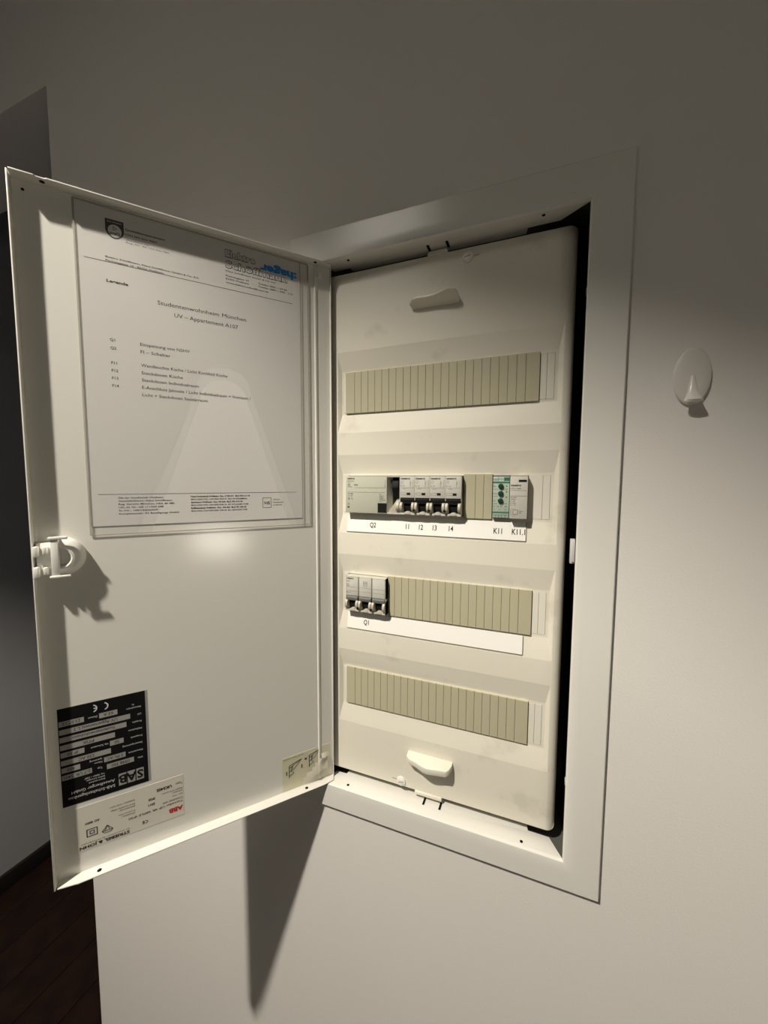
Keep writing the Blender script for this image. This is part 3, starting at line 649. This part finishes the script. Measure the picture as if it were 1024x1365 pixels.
b.text('ZERTIFIZIERT', -212.1, 318.9, 1.3, y - .1, align='c', width=12, mi=1)
dtext(b, 'shield_emblem', ['ink', 'paper'])
b = MB()
for (s0, s1, z, t) in ((115.8, 84, 319.2, 'Elektro'), (115.8, 49.4, 308.2, 'Schöffmann')):
    b.text(t, -s0, z, 7.2, y, width=s0 - s1, bold=.06, mi=0); b.text(t, -s0 + .5, z, 6.4, y - .1, width=s0 - s1 - 1.0, bold=.012, mi=1)
lab(dtext(b, 'letterhead_logo', ['logo', 'paper']), 'outlined grey company lettering')
# the blue print on the sleeve and the sleeve itself
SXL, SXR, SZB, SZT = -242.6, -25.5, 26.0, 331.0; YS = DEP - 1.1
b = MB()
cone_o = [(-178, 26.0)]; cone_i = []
def light_cone(xl, xr, zt, w):   # rounded outline of the reflected light cone from the bottom left to the bottom right
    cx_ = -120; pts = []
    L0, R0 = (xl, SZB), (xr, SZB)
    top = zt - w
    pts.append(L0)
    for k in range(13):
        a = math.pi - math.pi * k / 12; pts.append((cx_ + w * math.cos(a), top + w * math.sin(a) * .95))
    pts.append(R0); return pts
out = light_cone(-205, -42, 203, 27); inn = light_cone(-193, -51, 188.5, 24)  # reflected light cone, shaped as a gap in the grey film
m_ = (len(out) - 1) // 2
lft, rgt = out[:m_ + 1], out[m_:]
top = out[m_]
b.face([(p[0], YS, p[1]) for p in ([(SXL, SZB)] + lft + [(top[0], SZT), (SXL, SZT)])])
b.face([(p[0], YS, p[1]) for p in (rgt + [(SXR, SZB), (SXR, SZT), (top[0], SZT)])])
slv = on_door(b, 'document_sleeve', 'film', SB, 'clear plastic document sleeve with a reflected light cone shaped into its film stuck to the inside of the door', 'sleeve', smooth=False)
def spart(mb, name, mats, **k):
    mb.v = [(x - SB[0], yy - SB[1], z - SB[2]) for x, yy, z in mb.v]; return mb.build(name, mats, slv, **k)
b = MB()
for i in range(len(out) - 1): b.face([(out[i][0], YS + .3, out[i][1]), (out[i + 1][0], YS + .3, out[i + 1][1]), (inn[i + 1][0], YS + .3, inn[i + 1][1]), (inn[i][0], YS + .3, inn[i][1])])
M['film2'] = mat('light_cone_edge_film', (.66, .65, .62), .2, .6, alpha=.10)  # fainter grey for the painted light cone's soft rim
spart(b, 'light_cone_border', 'film2', smooth=False)
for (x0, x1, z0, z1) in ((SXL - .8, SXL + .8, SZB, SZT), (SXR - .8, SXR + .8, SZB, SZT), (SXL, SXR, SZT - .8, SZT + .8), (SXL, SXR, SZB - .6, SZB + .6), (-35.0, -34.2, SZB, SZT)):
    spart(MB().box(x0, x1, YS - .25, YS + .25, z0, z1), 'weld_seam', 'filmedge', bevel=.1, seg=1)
b = MB(); b.text(':hager', -38.8, 313.4, 8.2, YS - .15, width=41, flip=True, bold=.045)
lab(spart(b, 'blue_logo', 'blue'), 'blue lettering, upside down')

# ------------------------------------------------------------ adhesive hook on the wall
hk = empty('adhesive_hook', 228.6, 0, 145.5, 'oval white plastic adhesive hook on the wall beside the fuse board', 'hook')
b = MB(); N = 40
ringp = [(1.0, 0), (1.0, -1.6), (.96, -2.8), (.86, -3.5), (.6, -4.0), (.3, -4.2)]
def el(s_, y, a): return (13.6 * s_ * math.cos(a), y, 24.6 + 24.6 * s_ * math.sin(a))
for i in range(N):
    a, c = 2 * math.pi * i / N, 2 * math.pi * (i + 1) / N
    for (r0, y0), (r1, y1) in zip(ringp[:-1], ringp[1:]): b.face([el(r0, y0, a), el(r0, y0, c), el(r1, y1, c), el(r1, y1, a)])
b.face([el(.3, -4.2, 2 * math.pi * i / N) for i in range(N)])
b.build('base_plate', 'hook', hk, weld=True)
b = MB(); path = [(-3.2, 25), (-4.0, 19), (-5.4, 12), (-7.5, 6), (-9.0, 3.0), (-10.5, 2.8), (-11.2, 4.2)]; wd = [1.8, 2.6, 3.8, 5.6, 7.0, 6.8, 5.2]
for k in range(len(path) - 1):
    for (t0, t1) in ((0, 0),):
        pass
R = []
for k, (y, z) in enumerate(path):
    p0 = path[max(k - 1, 0)]; p1 = path[min(k + 1, len(path) - 1)]; d = Vector((p1[0] - p0[0], p1[1] - p0[1])).normalized(); nrm = Vector((-d.y, d.x)); h = 1.7; ww = wd[k]
    R.append([(ww * math.cos(t), y + nrm.x * h * math.sin(t), z + nrm.y * h * math.sin(t)) for t in [2 * math.pi * i / 12 for i in range(12)]])
for k in range(len(R) - 1):
    for i in range(12): j = (i + 1) % 12; b.face([R[k][i], R[k][j], R[k + 1][j], R[k + 1][i]])
b.face(R[0]); b.face(R[-1])
b.build('hook_tongue', 'hook', hk, weld=True)
